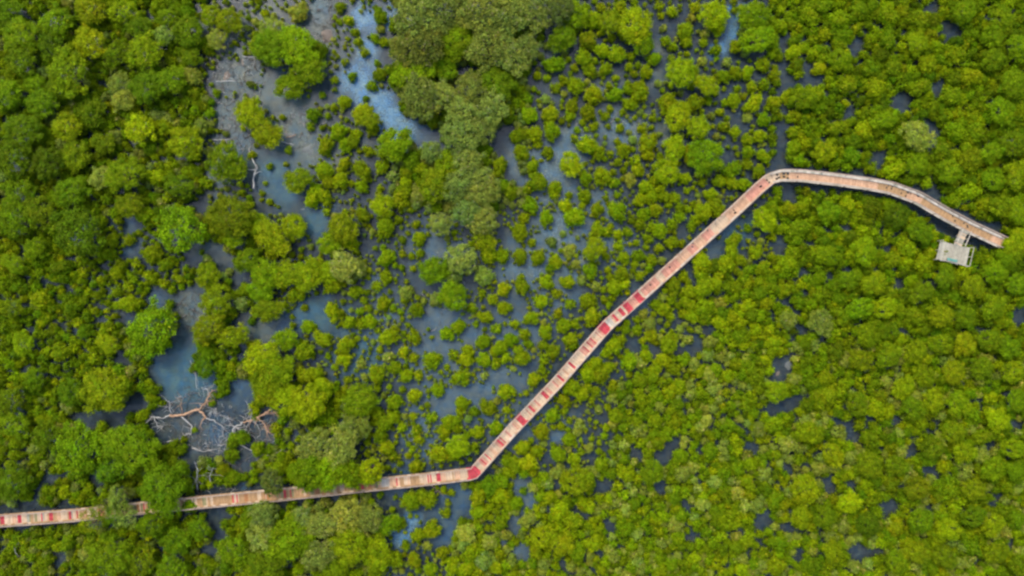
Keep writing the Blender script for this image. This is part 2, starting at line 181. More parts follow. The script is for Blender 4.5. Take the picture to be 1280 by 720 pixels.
def ramp(nt, fac, stops):
    n = N(nt, 'ShaderNodeValToRGB')
    e = n.color_ramp.elements
    while len(e) < len(stops): e.new(.5)
    for x, (p, c) in zip(e, stops):
        x.position = p; x.color = (*c, 1)
    nt.links.new(fac, n.inputs[0])
    return n.outputs[0]

def leaf_material():
    m, nt, out = node_mat('mangrove leaves')
    oi = N(nt, 'ShaderNodeObjectInfo')
    at_ = N(nt, 'ShaderNodeAttribute', attribute_name='tint')
    c = mixcol(nt, oi.outputs['Color'], at_.outputs['Color'], 1.0, 'MULTIPLY')
    f = noise(nt, 1.3, 3)
    c = mixcol(nt, c, ramp(nt, f, [(.3, (.80, .84, .85)), (.7, (1.18, 1.10, 1.0))]), 1.0, 'MULTIPLY')
    bs = N(nt, 'ShaderNodeBsdfPrincipled'); bs.inputs['Roughness'].default_value = .55
    bs.inputs['Specular IOR Level'].default_value = .03
    nt.links.new(c, bs.inputs['Base Color'])
    tr = N(nt, 'ShaderNodeBsdfTranslucent'); nt.links.new(c, tr.inputs['Color'])
    mx = N(nt, 'ShaderNodeMixShader'); mx.inputs[0].default_value = .36
    nt.links.new(bs.outputs[0], mx.inputs[1]); nt.links.new(tr.outputs[0], mx.inputs[2])
    nt.links.new(mx.outputs[0], out.inputs[0])
    return m
def plain(name, a, b, scale, rough=.8, spec=.25, bump=0):
    m, nt, out = node_mat(name)
    f = noise(nt, scale, 5, .65)
    c = ramp(nt, f, [(.32, a), (.68, b)])
    bs = N(nt, 'ShaderNodeBsdfPrincipled'); bs.inputs['Roughness'].default_value = rough
    bs.inputs['Specular IOR Level'].default_value = spec
    nt.links.new(c, bs.inputs['Base Color'])
    if bump:
        bn = N(nt, 'ShaderNodeBump'); bn.inputs['Strength'].default_value = bump; bn.inputs['Distance'].default_value = .05
        nt.links.new(f, bn.inputs['Height']); nt.links.new(bn.outputs[0], bs.inputs['Normal'])
    nt.links.new(bs.outputs[0], out.inputs[0])
    return m
def wood(name, col, var=.25):
    """weathered painted boards: worn patches and grain, each board a little different"""
    m, nt, out = node_mat(name)
    f = noise(nt, 2.2, 6, .7); g = noise(nt, 14, 3, .6)
    dk = tuple(x*(1-var) for x in col); lt = tuple(min(1, x*(1+var*.6)+.01) for x in col)
    c = ramp(nt, f, [(.3, dk), (.68, lt)])
    c = mixcol(nt, c, ramp(nt, g, [(.35, (.82, .82, .82)), (.7, (1.08, 1.08, 1.08))]), 1.0, 'MULTIPLY')
    at_ = N(nt, 'ShaderNodeNewGeometry')
    isl = ramp(nt, at_.outputs['Random Per Island'], [(0, (.84, .82, .80)), (1, (1.12, 1.12, 1.12))])
    c = mixcol(nt, c, isl, 1.0, 'MULTIPLY')
    bs = N(nt, 'ShaderNodeBsdfPrincipled'); bs.inputs['Roughness'].default_value = .8
    bs.inputs['Specular IOR Level'].default_value = .2
    nt.links.new(c, bs.inputs['Base Color']); nt.links.new(bs.outputs[0], out.inputs[0])
    return m

LEAF = leaf_material()
BARK = plain('mangrove bark', (.055, .032, .02), (.12, .07, .045), 5, bump=.4)
GREYWOOD = plain('bleached dead wood', (.15, .135, .11), (.40, .37, .32), 1.6, bump=.3)
ORANGEWOOD = plain('orange dead wood', (.17, .09, .045), (.38, .23, .13), 2, bump=.3)
W = {
    'cream': wood('cream boards', (0.428, 0.298, 0.177)), 'salmon': wood('salmon boards', (0.428, 0.246, 0.135)),
    'pink': wood('pink boards', (0.419, 0.186, 0.116)), 'tan': wood('tan boards', (0.298, 0.172, 0.073)),
    'rust': wood('rust boards', (0.298, 0.130, 0.047)), 'red': wood('red boards', (0.391, 0.037, 0.043), .5),
    'pale': wood('pale weathered boards', (0.279, 0.251, 0.177)), 'white': wood('chalky edge boards', (0.391, 0.330, 0.246)),
    'stone': wood('grey weathered boards', (0.270, 0.242, 0.172)),
    'rail': wood('weathered rail', (0.279, 0.205, 0.144)), 'post': wood('weathered post', (0.186, 0.130, 0.093)),
    'teal': wood('teal surface', (0.084, 0.205, 0.158)), 'green': wood('mossy tan boards', (0.186, 0.158, 0.065)),
}
WN = list(W); WM = [W[k] for k in WN]; WI = {k: i for i, k in enumerate(WN)}

def mud_material():
    m, nt, out = node_mat('tidal mud')
    at_ = N(nt, 'ShaderNodeAttribute', attribute_name='tint')
    f = noise(nt, .9, 8, .7); g = noise(nt, 5.5, 4, .7)
    c = mixcol(nt, at_.outputs['Color'], ramp(nt, f, [(.3, (.62, .62, .66)), (.7, (1.35, 1.3, 1.22))]), 1.0, 'MULTIPLY')
    c = mixcol(nt, c, ramp(nt, g, [(.35, (.7, .7, .7)), (.66, (1.25, 1.25, 1.2))]), 1.0, 'MULTIPLY')
    bs = N(nt, 'ShaderNodeBsdfPrincipled'); bs.inputs['Roughness'].default_value = .6
    bs.inputs['Specular IOR Level'].default_value = .35
    bn = N(nt, 'ShaderNodeBump'); bn.inputs['Strength'].default_value = .6; bn.inputs['Distance'].default_value = .12
    nt.links.new(g, bn.inputs['Height']); nt.links.new(bn.outputs[0], bs.inputs['Normal'])
    nt.links.new(c, bs.inputs['Base Color']); nt.links.new(bs.outputs[0], out.inputs[0])
    return m
def water_material():
    m, nt, out = node_mat('shallow tidal water')
    at_ = N(nt, 'ShaderNodeAttribute', attribute_name='tint')
    f = noise(nt, .55, 6, .65); g = noise(nt, 3.6, 5, .75)
    c = mixcol(nt, at_.outputs['Color'], ramp(nt, f, [(.3, (.66, .70, .74)), (.7, (1.32, 1.26, 1.2))]), 1.0, 'MULTIPLY')
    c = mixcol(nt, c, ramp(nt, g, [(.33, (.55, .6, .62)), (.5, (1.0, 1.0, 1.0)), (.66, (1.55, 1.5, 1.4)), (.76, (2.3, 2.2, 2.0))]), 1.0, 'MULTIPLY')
    hue = noise(nt, .8, 5, .7)
    c = mixcol(nt, c, ramp(nt, hue, [(.34, (.62, .92, 1.22)), (.5, (1, 1, 1)), (.66, (1.45, 1.15, .85))]), 1.0, 'MULTIPLY')
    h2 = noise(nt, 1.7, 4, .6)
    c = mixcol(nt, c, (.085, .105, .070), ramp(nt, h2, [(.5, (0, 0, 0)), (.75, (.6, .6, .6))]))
    bs = N(nt, 'ShaderNodeBsdfPrincipled'); bs.inputs['Roughness'].default_value = .08
    bs.inputs['IOR'].default_value = 1.33
    nt.links.new(c, bs.inputs['Base Color'])
    bn = N(nt, 'ShaderNodeBump'); bn.inputs['Strength'].default_value = .12; bn.inputs['Distance'].default_value = .03
    nt.links.new(g, bn.inputs['Height']); nt.links.new(bn.outputs[0], bs.inputs['Normal'])
    tr = N(nt, 'ShaderNodeBsdfTransparent'); tr.inputs[0].default_value = (.80, .90, .95, 1)
    mx = N(nt, 'ShaderNodeMixShader'); mx.inputs[0].default_value = .72
    nt.links.new(tr.outputs[0], mx.inputs[1]); nt.links.new(bs.outputs[0], mx.inputs[2])
    nt.links.new(mx.outputs[0], out.inputs[0])
    return m

# ------------------------------------------------------------------ ground and water
def rows(t, types):
    return [tuple(f(x) for f, x in zip(types, e.split(','))) for e in t.split()]
CR = rows(CROWNS, (float, float, float, str))
GP = np.array([(x, y, r*(.58 if x > 990 and y > 300 else .78 if (x > 840 and y > 300) or (430 < x < 780 and y > 250) or (200 < x < 350 and y > 470) else 1)) for x, y, r in rows(GAPS, (float, float, float))])
BK = rows(BANKS, (float, float, float, float, str))
PO = rows(POOLS, (float, float, float, str))

# boardwalk centre line, photo pixels
WALK = [(-60, 656), (0, 650), (48, 646.5), (95, 643), (170, 635), (250, 627), (350, 617.5), (460, 605.5), (530, 598.5), (592, 591), (640, 537), (697, 477),
        (757, 408), (851, 324), (920, 261.5), (948, 235), (962, 223.5), (976, 219.5), (1000, 220), (1045, 225), (1085, 230.5), (1112, 235.5), (1145, 247.5), (1180, 268),
        (1210, 284), (1236, 296), (1254, 304.5)]
WALK = np.array(WALK, float)
def walk_dist(x, y):
    x = np.asarray(x, float); y = np.asarray(y, float)
    best = np.full(x.shape, 1e9); 
    for a, b in zip(WALK[:-1], WALK[1:]):
        d = b-a; t = np.clip(((x-a[0])*d[0] + (y-a[1])*d[1])/(d@d), 0, 1)
        best = np.minimum(best, np.hypot(x-a[0]-t*d[0], y-a[1]-t*d[1]))
    return best

def grid(x0, x1, y0, y1, st):
    xs = np.arange(x0, x1+1e-6, st); ys = np.arange(y0, y1+1e-6, st)
    X, Y = np.meshgrid(xs, ys)
    nx, ny = len(xs), len(ys)
    idx = np.arange(nx*ny).reshape(ny, nx)
    q = np.stack([idx[:-1, :-1], idx[:-1, 1:], idx[1:, 1:], idx[1:, :-1]], -1).reshape(-1, 4)
    return X.ravel(), Y.ravel(), q
TINT = {'slate': (.060, .092, .108), 'blue': (.085, .18, .26), 'teal': (.034, .082, .100), 'deep': (.036, .068, .094), 'ash': (.078, .116, .128), 'silt': (.074, .094, .084), 'mire': (.046, .058, .058),
        'brown': (.120, .088, .058), 'grey': (.080, .092, .084)}

def blob_field(X, Y, blobs, warp=3.5):
    px = X/PX + 640; py = 360 - Y/PX
    wx = px + warp*(vnoise(X+200, Y+200, 1.4, 3) + .6*vnoise(X+200, Y+200, .6, 4)) 
    wy = py + warp*(vnoise(X+200, Y+200, 1.4, 5) + .6*vnoise(X+200, Y+200, .6, 6))
    for b in blobs:
        d = np.hypot(wx-b[0], wy-b[1])/b[2]
        yield b, np.exp(-(d*d)**1.5)

X, Y, q = grid(-108, 108, -70, 70, .5)
z = -.42 + .10*vnoise(X+300, Y+300, 2.6, 21) + .06*vnoise(X+300, Y+300, .9, 22)
colr = np.tile(np.array((.045, .046, .046)), (len(X), 1)) * (1 + .25*vnoise(X+300, Y+300, 4, 23))[:, None]
lift = np.zeros(len(X))
for b, w in blob_field(X, Y, BK):
    lift = np.maximum(lift, w*b[3])
    colr = colr*(1-.85*w[:, None]) + .85*w[:, None]*np.array(TINT[b[4]])
z = z + lift*(.78 + .30*vnoise(X+300, Y+300, 1.1, 24) + .22*vnoise(X+300, Y+300, .5, 25))
far = np.maximum(np.abs(X)/75, np.abs(Y)/44)
ground = link('mudflat_ground', mesh_np('mudflat_ground', np.stack([X, Y, z], 1), np.zeros((0, 3)), q, [mud_material()], col=colr))
tag(ground, 'grey brown tidal mud under the mangroves', kind='structure')
X, Y, q = grid(-108, 108, -70, 70, .8)
px = X/PX + 640
base = np.array((.022, .031, .036))
colr = np.tile(base, (len(X), 1))
for b, w in blob_field(X, Y, PO, 5):
    colr = colr*(1-w[:, None]) + w[:, None]*np.array(TINT[b[3]])
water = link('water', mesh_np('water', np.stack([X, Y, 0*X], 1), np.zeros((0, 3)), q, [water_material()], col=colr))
tag(water, 'still blue grey shallow water between the mangroves', kind='structure')
# the plain goes on to the horizon
fm = MB(); fm.face_mesh([(-2500, -2500, -.9), (2500, -2500, -.9), (2500, 2500, -.9), (-2500, 2500, -.9)], [(0, 1, 2, 3)])
farg = link('far_ground', fm.mesh('far_ground', [plain('far green flats', (.02, .035, .006), (.05, .07, .012), .15)]))
tag(farg, 'green coastal flats beyond the mangroves', kind='structure')

# ------------------------------------------------------------------ foliage
def ico(sub):
    t = (1+5**.5)/2
    v = [(-1, t, 0), (1, t, 0), (-1, -t, 0), (1, -t, 0), (0, -1, t), (0, 1, t), (0, -1, -t), (0, 1, -t), (t, 0, -1), (t, 0, 1), (-t, 0, -1), (-t, 0, 1)]
    f = [(0, 11, 5), (0, 5, 1), (0, 1, 7), (0, 7, 10), (0, 10, 11), (1, 5, 9), (5, 11, 4), (11, 10, 2), (10, 7, 6), (7, 1, 8), (3, 9, 4), (3, 4, 2), (3, 2, 6), (3, 6, 8), (3, 8, 9), (4, 9, 5), (2, 4, 11), (6, 2, 10), (8, 6, 7), (9, 8, 1)]
    v = [np.array(p)/np.linalg.norm(p) for p in v]
    for _ in range(sub):
        mid = {}; nf = []
        def m(a, b):
            k = (min(a, b), max(a, b))
            if k not in mid:
                p = v[a]+v[b]; v.append(p/np.linalg.norm(p)); mid[k] = len(v)-1
            return mid[k]
        for a, b, c in f:
            x, y, w = m(a, b), m(b, c), m(c, a)
            nf += [(a, x, w), (b, y, x), (c, w, y), (x, y, w)]
        f = nf
    return np.array(v), np.array(f)
ICO = [ico(0), ico(1)]

def crown_arrays(r, lobes, lobe_r, leaves, leaf, hz, sub, core=.8, spread=.66, lop=.12, ragged=.1, varw=.16, fuzz=1.22, lobevar=.07):
    """a crown of unit radius standing on z = 0: small clumps over a dome, each a core with leaf blades round it"""
    V = []; T = []; Q = []; C = []; nv = 0
    iv, it = ICO[sub]
    off = r.uniform(0, 6.28)
    squash = r.uniform(.88, 1.1); ang = r.uniform(0, 3.14)
    ca, sa = math.cos(ang), math.sin(ang)
    for i in range(lobes):
        u = (i+.5)/lobes
        pol = math.acos(max(-1, 1-1.22*u))
        az = off + i*2.39996 + r.normal(0, .25)
        rad = spread*(1+r.normal(0, lop))
        c = np.array((math.sin(pol)*math.cos(az)*rad, math.sin(pol)*math.sin(az)*rad, math.cos(pol)*rad))
        lr = lobe_r*r.uniform(.72, 1.28)
        lobetint = 1 + r.normal(0, lobevar)
        hue = r.normal(0, .05)
        # core
        bump = 1 + ragged*r.normal(0, 1, len(iv))
        v = c + iv*(lr*core*bump)[:, None]
        V.append(v); T.append(it+nv); nv += len(v)
        C.append(np.clip(np.ones((len(v), 3))*lobetint*(1+r.normal(0, .05, (len(v), 1)))*np.array((1+hue, 1, 1)), .4, 1.8))
        # blades
        n = int(leaves*(lr/lobe_r)**2)
        d = r.normal(0, 1, (n*3, 3)); d /= np.linalg.norm(d, axis=1)[:, None]
        out = c/(np.linalg.norm(c)+1e-6)
        d = d[(d@out > -.25)][:n]; n = len(d)
        p = c + d*(lr*r.uniform(.80, fuzz, n))[:, None]
        nor = d + r.normal(0, .55, (n, 3)) + np.array((0, 0, .35)); nor /= np.linalg.norm(nor, axis=1)[:, None]
        tv = np.cross(nor, r.normal(0, 1, (n, 3))); tv /= np.linalg.norm(tv, axis=1)[:, None] + 1e-9
        bv = np.cross(nor, tv)
        sz = (leaf*r.uniform(.6, 1.35, n))[:, None]
        quad = np.stack([p - tv*sz, p + bv*sz*.6 + nor*sz*.12, p + tv*sz, p - bv*sz*.6 + nor*sz*.12], 1).reshape(-1, 3)
        V.append(quad); Q.append(np.arange(n*4).reshape(n, 4)+nv); nv += n*4
        lc = np.clip(lobetint*(1+r.normal(0, varw, n)), .45, 1.9)
        yel = r.normal(hue, .06, n)
        cc = np.stack([lc*(1+yel), lc, lc*(1-yel)], 1)
        br_ = r.uniform(0, 1, n) < .05
        cc[br_] *= np.array((1.45, 1.08, 4.0))
        C.append(np.repeat(cc, 4, 0))
    V = np.concatenate(V); T = np.concatenate(T); Q = np.concatenate(Q); C = np.concatenate(C)
    e = V[:, 0]*ca+V[:, 1]*sa; f = -V[:, 0]*sa+V[:, 1]*ca
    f = f*squash
    V = np.stack([e*ca-f*sa, e*sa+f*ca, V[:, 2]*hz], 1)
    zmin = V[:, 2].min()
    m = np.percentile(np.hypot(V[:, 0], V[:, 1]), 96)
    V /= m
    V[:, 2] -= zmin/m
    return V, T, Q, np.clip(C, .3, 4)

r_ = np.random.default_rng(77)
TREE_V = [crown_arrays(r_, 40, .225, 74, .054, .74, 1, spread=.72, lop=l_, core=.68, ragged=.18, lobevar=.11, varw=.22, fuzz=1.5) for l_ in (.11, .13, .15, .17, .19, .21, .23, .2)]
BIG_V = [crown_arrays(r_, 74, .175, 66, .044, .68, 1, spread=.79, lop=.16, core=.68, ragged=.16, lobevar=.10, varw=.22, fuzz=1.5) for _ in range(5)]
LOOSE_V = [crown_arrays(r_, 66, .165, 62, .050, .70, 0, core=.70, spread=.78, lop=.17, ragged=.2, varw=.30, lobevar=.14, fuzz=1.6) for _ in range(6)]
SPARSE_V = [crown_arrays(r_, 30, .20, 46, .050, .60, 0, core=.16, spread=.76, lop=.2, ragged=.1, varw=.26, lobevar=.1, fuzz=1.6) for _ in range(3)]
BUSH_V = [crown_arrays(r_, 19, .33, 60, .095, .82, 1, spread=.60, lop=.15, core=.74, lobevar=.06, varw=.2, fuzz=1.35) for _ in range(9)]
SMALL_V = [crown_arrays(r_, 9, .42, 34, .145, .8, 0, spread=.55, lop=.2, core=.74, varw=.2, fuzz=1.4) for _ in range(9)]
TINY_V = [crown_arrays(r_, 6, .48, 18, .19, .8, 0, spread=.5, lop=.2, core=.74, varw=.2, fuzz=1.4) for _ in range(9)]
def crown_mesh(name, a):
    V, T, Q, C = a
    sm = np.concatenate([np.ones(len(T), bool), np.zeros(len(Q), bool)])
    return mesh_np(name, V, T, Q, [LEAF], None, sm, C)
TREE_M = [crown_mesh('tree_crown', a) for a in TREE_V]
BIG_M = [crown_mesh('broad_crown', a) for a in BIG_V]
LOOSE_M = [crown_mesh('loose_crown', a) for a in LOOSE_V]
SPARSE_M = [crown_mesh('sparse_crown', a) for a in SPARSE_V]

def stem_mb(r, n_roots, reach, top, th):
    """unit-height trunk with limbs above and arching prop roots below"""
    mb = MB()
    lean = r.uniform(-.06, .06, 2)
    mb.tube([(0, 0, .18), (lean[0], lean[1], .45), (lean[0]*2, lean[1]*2, .8)], [th, th*.8, th*.4])
    for k in range(4):
        a = k*1.57 + r.uniform(-.4, .4); q_ = r.uniform(.25, .4)
        mb.tube([(lean[0], lean[1], .42), (q_*.5*math.cos(a), q_*.5*math.sin(a), .58), (q_*math.cos(a), q_*math.sin(a), .78)], [th*.55, th*.4, th*.2], n=5)
    for k in range(n_roots):
        a = k*6.283/n_roots + r.uniform(-.3, .3); q_ = reach*r.uniform(.7, 1.1)
        c, s = math.cos(a), math.sin(a)
        mb.tube([(0, 0, .30), (c*q_*.5, s*q_*.5, .22), (c*q_*.85, s*q_*.85, .06), (c*q_, s*q_, -.16)], [th*.4, th*.35, th*.3, th*.25], n=5)
    return mb
STEM_M = [stem_mb(r_, 8, .36, .8, .055).mesh('trunk', [BARK]) for _ in range(4)]
# bushes are one mesh each: crown and stems together
def bush_mesh(a):
    V, T, Q, C = a
    mb = stem_mb(r_, 9, .55, .8, .05)
    sv = np.array(mb.v); sq = [f for f in mb.f if len(f) == 4]
    V2 = np.concatenate([V*np.array((1, 1, 1)) + np.array((0, 0, .28)), sv*np.array((1, 1, 1.1))])
    Q2 = np.concatenate([Q, np.array(sq)+len(V)])
    C2 = np.concatenate([C, np.ones((len(sv), 3))])
    mi = np.concatenate([np.zeros(len(T)+len(Q)), np.ones(len(sq))])
    sm = np.concatenate([np.ones(len(T), bool), np.zeros(len(Q), bool), np.ones(len(sq), bool)])
    me = mesh_np('bush', V2, T, Q2, [LEAF, BARK], mi, sm, C2)
    me['ztop'] = float(V2[:, 2].max())
    return me
BUSH_M = [bush_mesh(a) for a in BUSH_V]

KIND = {'y': (.158, .218, .0010), 'g': (.112, .178, .0014), 'o': (.150, .190, .024), 'b': (.112, .195, .0018), 'd': (.076, .128, .0018), 'l': (.185, .230, .022), 'm': (.120, .176, .0015), 'k': (.098, .160, .0016)}
WORD = {'y': 'yellow-green', 'g': 'mid-green', 'o': 'dull olive', 'b': 'bright green', 'd': 'dark green', 'm': 'yellow-green', 'k': 'mid-green', 'l': 'pale green'}
def tint_for(k, r):
    c = np.array(KIND[k]); f_ = .25 if k == 'b' else 1; j = 1 + r.normal(0, .13)*f_; w = r.normal(0, .075)*f_
    return tuple(np.clip(c*j*np.array((1+w, 1, 1-w)), .002, .5))

# keep crowns that the photo shows beside the boardwalk off its deck
OVER = 485
rk = np.random.default_rng(31)
crowns = []
for (x, y, r, k) in CR:
    d = float(walk_dist(x, y)); need = 7.5 + .90*r
    over = x < OVER and y > 560 and r >= 13
    if not over and d < need and y > 150 and x < 1240:
        # push straight away from the walk
        e = .5; gx = float(walk_dist(x+e, y)-walk_dist(x-e, y)); gy = float(walk_dist(x, y+e)-walk_dist(x, y-e))
        n = math.hypot(gx, gy) or 1
        x += gx/n*(need-d); y += gy/n*(need-d)
    if x < 320 and k in 'yg' and rk.uniform() < (.9 if k == 'g' else .45): k = 'm' if k == 'y' else 'k'
    if x < 130 and 300 < y < 480: r *= .66
    crowns.append((x, y, r, k))
order = sorted(range(len(crowns)), key=lambda i: -crowns[i][2])
TREES = [i for i in order if crowns[i][2] >= 14][:300]
BUSHES = [i for i in order if i not in set(TREES)][:300]
REST = [i for i in order if i not in set(TREES) and i not in set(BUSHES)]

# ---------------------------------------------------------------- labels: where each one stands between things one can find
LM = {
    'the red bend': (592, 591), 'the red patch': (757, 408), 'the upper bend': (965, 221), 'the platform': (1190, 318), 'the orange dead tree': (240, 515),
    'the grey dead tree': (316, 530), 'the blue creek': (462, 70), 'the white branch': (317, 210), 'the oval bush': (543, 338), 'the twin trees': (322, 155),
    'the straight ditch': (981, 120), 'the square pool': (981, 458), "the boardwalk's end": (1250, 301), "the boardwalk's start": (0, 650), 'the lower corner opposite it': None,
    'the boardwalk gap': (205, 632), 'the dark edge pool': (1274, 397), 'the top corner opposite': None, 'the lone round tree': (190, 413), 'the grey clearing': (708, 190), 'the mud pool': (1077, 688),
    'the top edge': None, 'the bottom edge': None, 'the brown bank': (290, 150), 'the creek mouth': (535, 180),
}
LM = {k: v for k, v in LM.items() if v}
ENDS = dict(LM)
ENDS.update({'the bottom edge': 'S', 'the top edge': 'N', 'the nearer side edge': 'E'})
ORD = ['first', 'second', 'third', 'fourth', 'fifth', 'sixth', 'seventh', 'eighth', 'ninth', 'tenth', 'eleventh', 'twelfth', 'thirteenth', 'fourteenth', 'fifteenth', 'sixteenth', 'seventeenth', 'eighteenth', 'nineteenth', 'twentieth']
FIXED = {(543, 338): 'oval smooth bright green bush standing in open slate water beside the pale olive trees',
         (332, 166): 'round yellow-green tree in the grey mud, lower one of a touching pair',
         (313, 143): 'round yellow-green tree in the grey mud, upper one of a touching pair beside brown earth',
         (190, 413): 'lone round bright green tree with pale streaks above the blue pool of dead trees',
         (495, 180): 'dark round dome-shaped tree where the blue creek narrows',
         (227, 287): 'round bright green tree with a pale whitish crown top',
         (882, 197): 'broad bright green bush, greener than its yellow neighbours, near the upper bend',
         (1145, 170): 'pale green broad tree over the dense forest beyond the upper boardwalk'}
def make_labels(idx, noun):
    out = {}
    by = {}
    for i in idx: by.setdefault(WORD[crowns[i][3]], []).append(i)
    for k, mem in by.items():
        P = np.array([crowns[i][:2] for i in mem])
        cand = {}; wide = {}
        for a, A in LM.items():
            D = P - np.array(A); dist = np.hypot(D[:, 0], D[:, 1]); ang = np.arctan2(D[:, 1], D[:, 0])
            for b, B in ENDS.items():
                if b == a: continue
                if B == 'S':
                    t = math.pi/2; lim = 2000; tol = .42
                elif B == 'N':
                    t = -math.pi/2; lim = 2000; tol = .42
                elif B == 'E':
                    t = 0 if A[0] > 640 else math.pi; lim = 2000; tol = .42
                else:
                    t = math.atan2(B[1]-A[1], B[0]-A[0]); lim = math.hypot(B[0]-A[0], B[1]-A[1]); tol = .30
                w = np.abs((ang-t+math.pi) % (2*math.pi)-math.pi)
                for store, f_ in ((cand, 1), (wide, 3)):
                    ok = np.where((w < tol*f_) & (dist < lim*f_))[0]
                    for n, j in enumerate(ok[np.argsort(dist[ok])]):
                        if n < len(ORD): store.setdefault(j, []).append((n + w[j]*3 + dist[j]/400, n, a, b))
        for j, i in enumerate(mem):
            x, y = [c for c in CR[i][:2]]
            if (x, y) in FIXED: out[i] = FIXED[(x, y)]; continue
            c = sorted(cand.get(j, []))
            if c:
                _, n, a, b = c[0]
                out[i] = f"{k} {noun}, {ORD[n]} such from {a} towards {b}"
            else:
                _, n, a, b = min(wide[j])
                out[i] = f"{k} {noun}, {ORD[n]} such broadly from {a} towards {b}"
    return out
TL = make_labels(TREES, 'mangrove tree'); BL = make_labels(BUSHES, 'mangrove bush')

def crown_height(r):  # metres, from the crown's radius in metres
    return .9 + 1.12*r
rr = np.random.default_rng(3)
for n, i in enumerate(TREES):
    x, y, r, k = crowns[i]
    R = r*PX*(1.0 if x > 960 else .92 if x < 300 and r < 26 else 1.04); h = crown_height(R)*(1.0 if k not in 'od' else 1.15)
    if x < OVER and y > 560 and float(walk_dist(x, y)) < 8+r: h = max(h, 4.6)*1.1
    wx, wy = at(x, y, h*.6)
    t = empty('mangrove_tree', (wx, wy, -.3), TL[i], 'tree', 'mangrove trees', rr.uniform(0, 6.28))
    over = x < OVER and y > 575 and float(walk_dist(x, y)) < r*.8
    pool = SPARSE_M if over else LOOSE_M if (x < 300 and rr.uniform() < .55) or k in 'ol' else (BIG_M if r >= 21 else TREE_M)
    me = pool[rr.integers(len(pool))]
    c = link('crown', me, t)
    zs = max(.55*h, R*.58) / .85
    q1 = rr.uniform(.88, 1.15)
    c.scale = (R*1.04*q1, R*1.04/q1, zs*.66)
    if 'ztop' not in me: me['ztop'] = max(v.co.z for v in me.vertices)
    top = me['ztop']
    c.location = (0, 0, h + .3 - top*c.scale[2])
    c.color = (*tint_for(k, rr), 1)
    s = link('trunk', STEM_M[rr.integers(len(STEM_M))], t)
    s.scale = (h*.75, h*.75, h)
for n, i in enumerate(BUSHES):
    x, y, r, k = crowns[i]
    R = r*PX
    h = .5 + 1.15*R
    wx, wy = at(x, y, h*.6)
    me = BUSH_M[rr.integers(len(BUSH_M))]
    o = link('mangrove_bush', me)
    o.location = (wx, wy, -.25)
    q1 = rr.uniform(.90, 1.16)
    o.scale = (R*q1, R/q1, (h+.25)/me['ztop'])
    o.rotation_euler = (0, 0, rr.uniform(0, 6.28))
    o.color = (*tint_for(k, rr), 1)
    tag(o, BL[i], 'bush', 'mangrove bushes')

# the small ones past counting: the rest that was read off the photo, and undergrowth in the closed forest
pts = [crowns[i] for i in REST]
occ = [(c[0], c[1], c[2]) for c in crowns]
def zone(x, y):
    """undergrowth of the photo: (radius range, kinds, overlap allowed) or None where the water is open"""
    if 200 < x < 360: x = x + 14*math.sin(y/13.) + 9*math.sin(y/5.7+1) + 8*math.sin(y/31.)
    if x < -70 or x > 1350 or y < -70 or y > 790: return (8, 12, 'yg', .3)
    if 108 < x < 250 and 285 < y < 405: return (3, 6.5, 'yymk', .50)
    if x <= 130 and 300 < y < 480: return (4, 9, 'ymmkk', .22)
    right = x > 965 or (y > 480 and x > 765) or (x > 880 and y > 330 + (x-880)*0)
    if right: return (5, 10, 'yyggglkl' if y > 430 else 'yygggkd', .14)
    if x < 320 and not (250 < x < 330 and y < 260): return (5, 10, 'mmmkkyo', .20)
    if y > 600 and x < 480: return (5, 10, 'ygoo', .10)
    if x > 560 and y > 590: return (5, 9, 'yyylg', .22)
    if 490 < x < 660 and y < 260: return (5, 10, 'goo', .1)
    if y > 480 and x < 440: return (5, 9, 'gyo', .25)
    if x > 640 and y < 240: return (3, 7, 'yyyl', .78)
    if x > 780 and y > 320: return (4, 7, 'yyl', .60)
    return (2.0, 6.0, 'yyyl', .86)
from collections import defaultdict
cell = defaultdict(list)
def put(x, y, r):
    cell[(int(x//30), int(y//30))].append((x, y, r))
for e in occ: put(*e)
fr = np.random.default_rng(9)
gx, gy, gr = GP.T
ntry = 76000
cx_ = fr.uniform(-130, 1410, ntry); cy_ = fr.uniform(-100, 820, ntry); cu = fr.uniform(0, 1, ntry); wd = walk_dist(cx_, cy_)
for x, y, u, w in zip(cx_, cy_, cu, wd):
    zn = zone(x, y)
    r0, r1, ks, ov = zn
    if .85 < ov < .9 and fr.uniform() > (1 if 430 < x < 760 and y > 260 else .6): continue
    if .7 < ov < .85 and fr.uniform() > .5: continue
    r = r0 + (r1-r0)*u**1.4
    if w < 8.5 + r*.95: continue
    if len(gx) and ((np.hypot(gx-x, gy-y) < gr + r*.55).any()): continue
    bad = False
    i, j = int(x//30), int(y//30)
    for a in range(i-2, i+3):
        for b in range(j-2, j+3):
            for (ex, ey, er) in cell.get((a, b), ()):
                if math.hypot(ex-x, ey-y) < (er*(.62+.2*ov) + r*(.25+ov*.8)): bad = True; break
            if bad: break
        if bad: break
    if bad: continue
    put(x, y, r)
    pts.append((x, y, r, ks[fr.integers(len(ks))]))
print('trees', len(TREES), 'bushes', len(BUSHES), 'undergrowth', len(pts))
V = []; T = []; Q = []; C = []; nv = 0
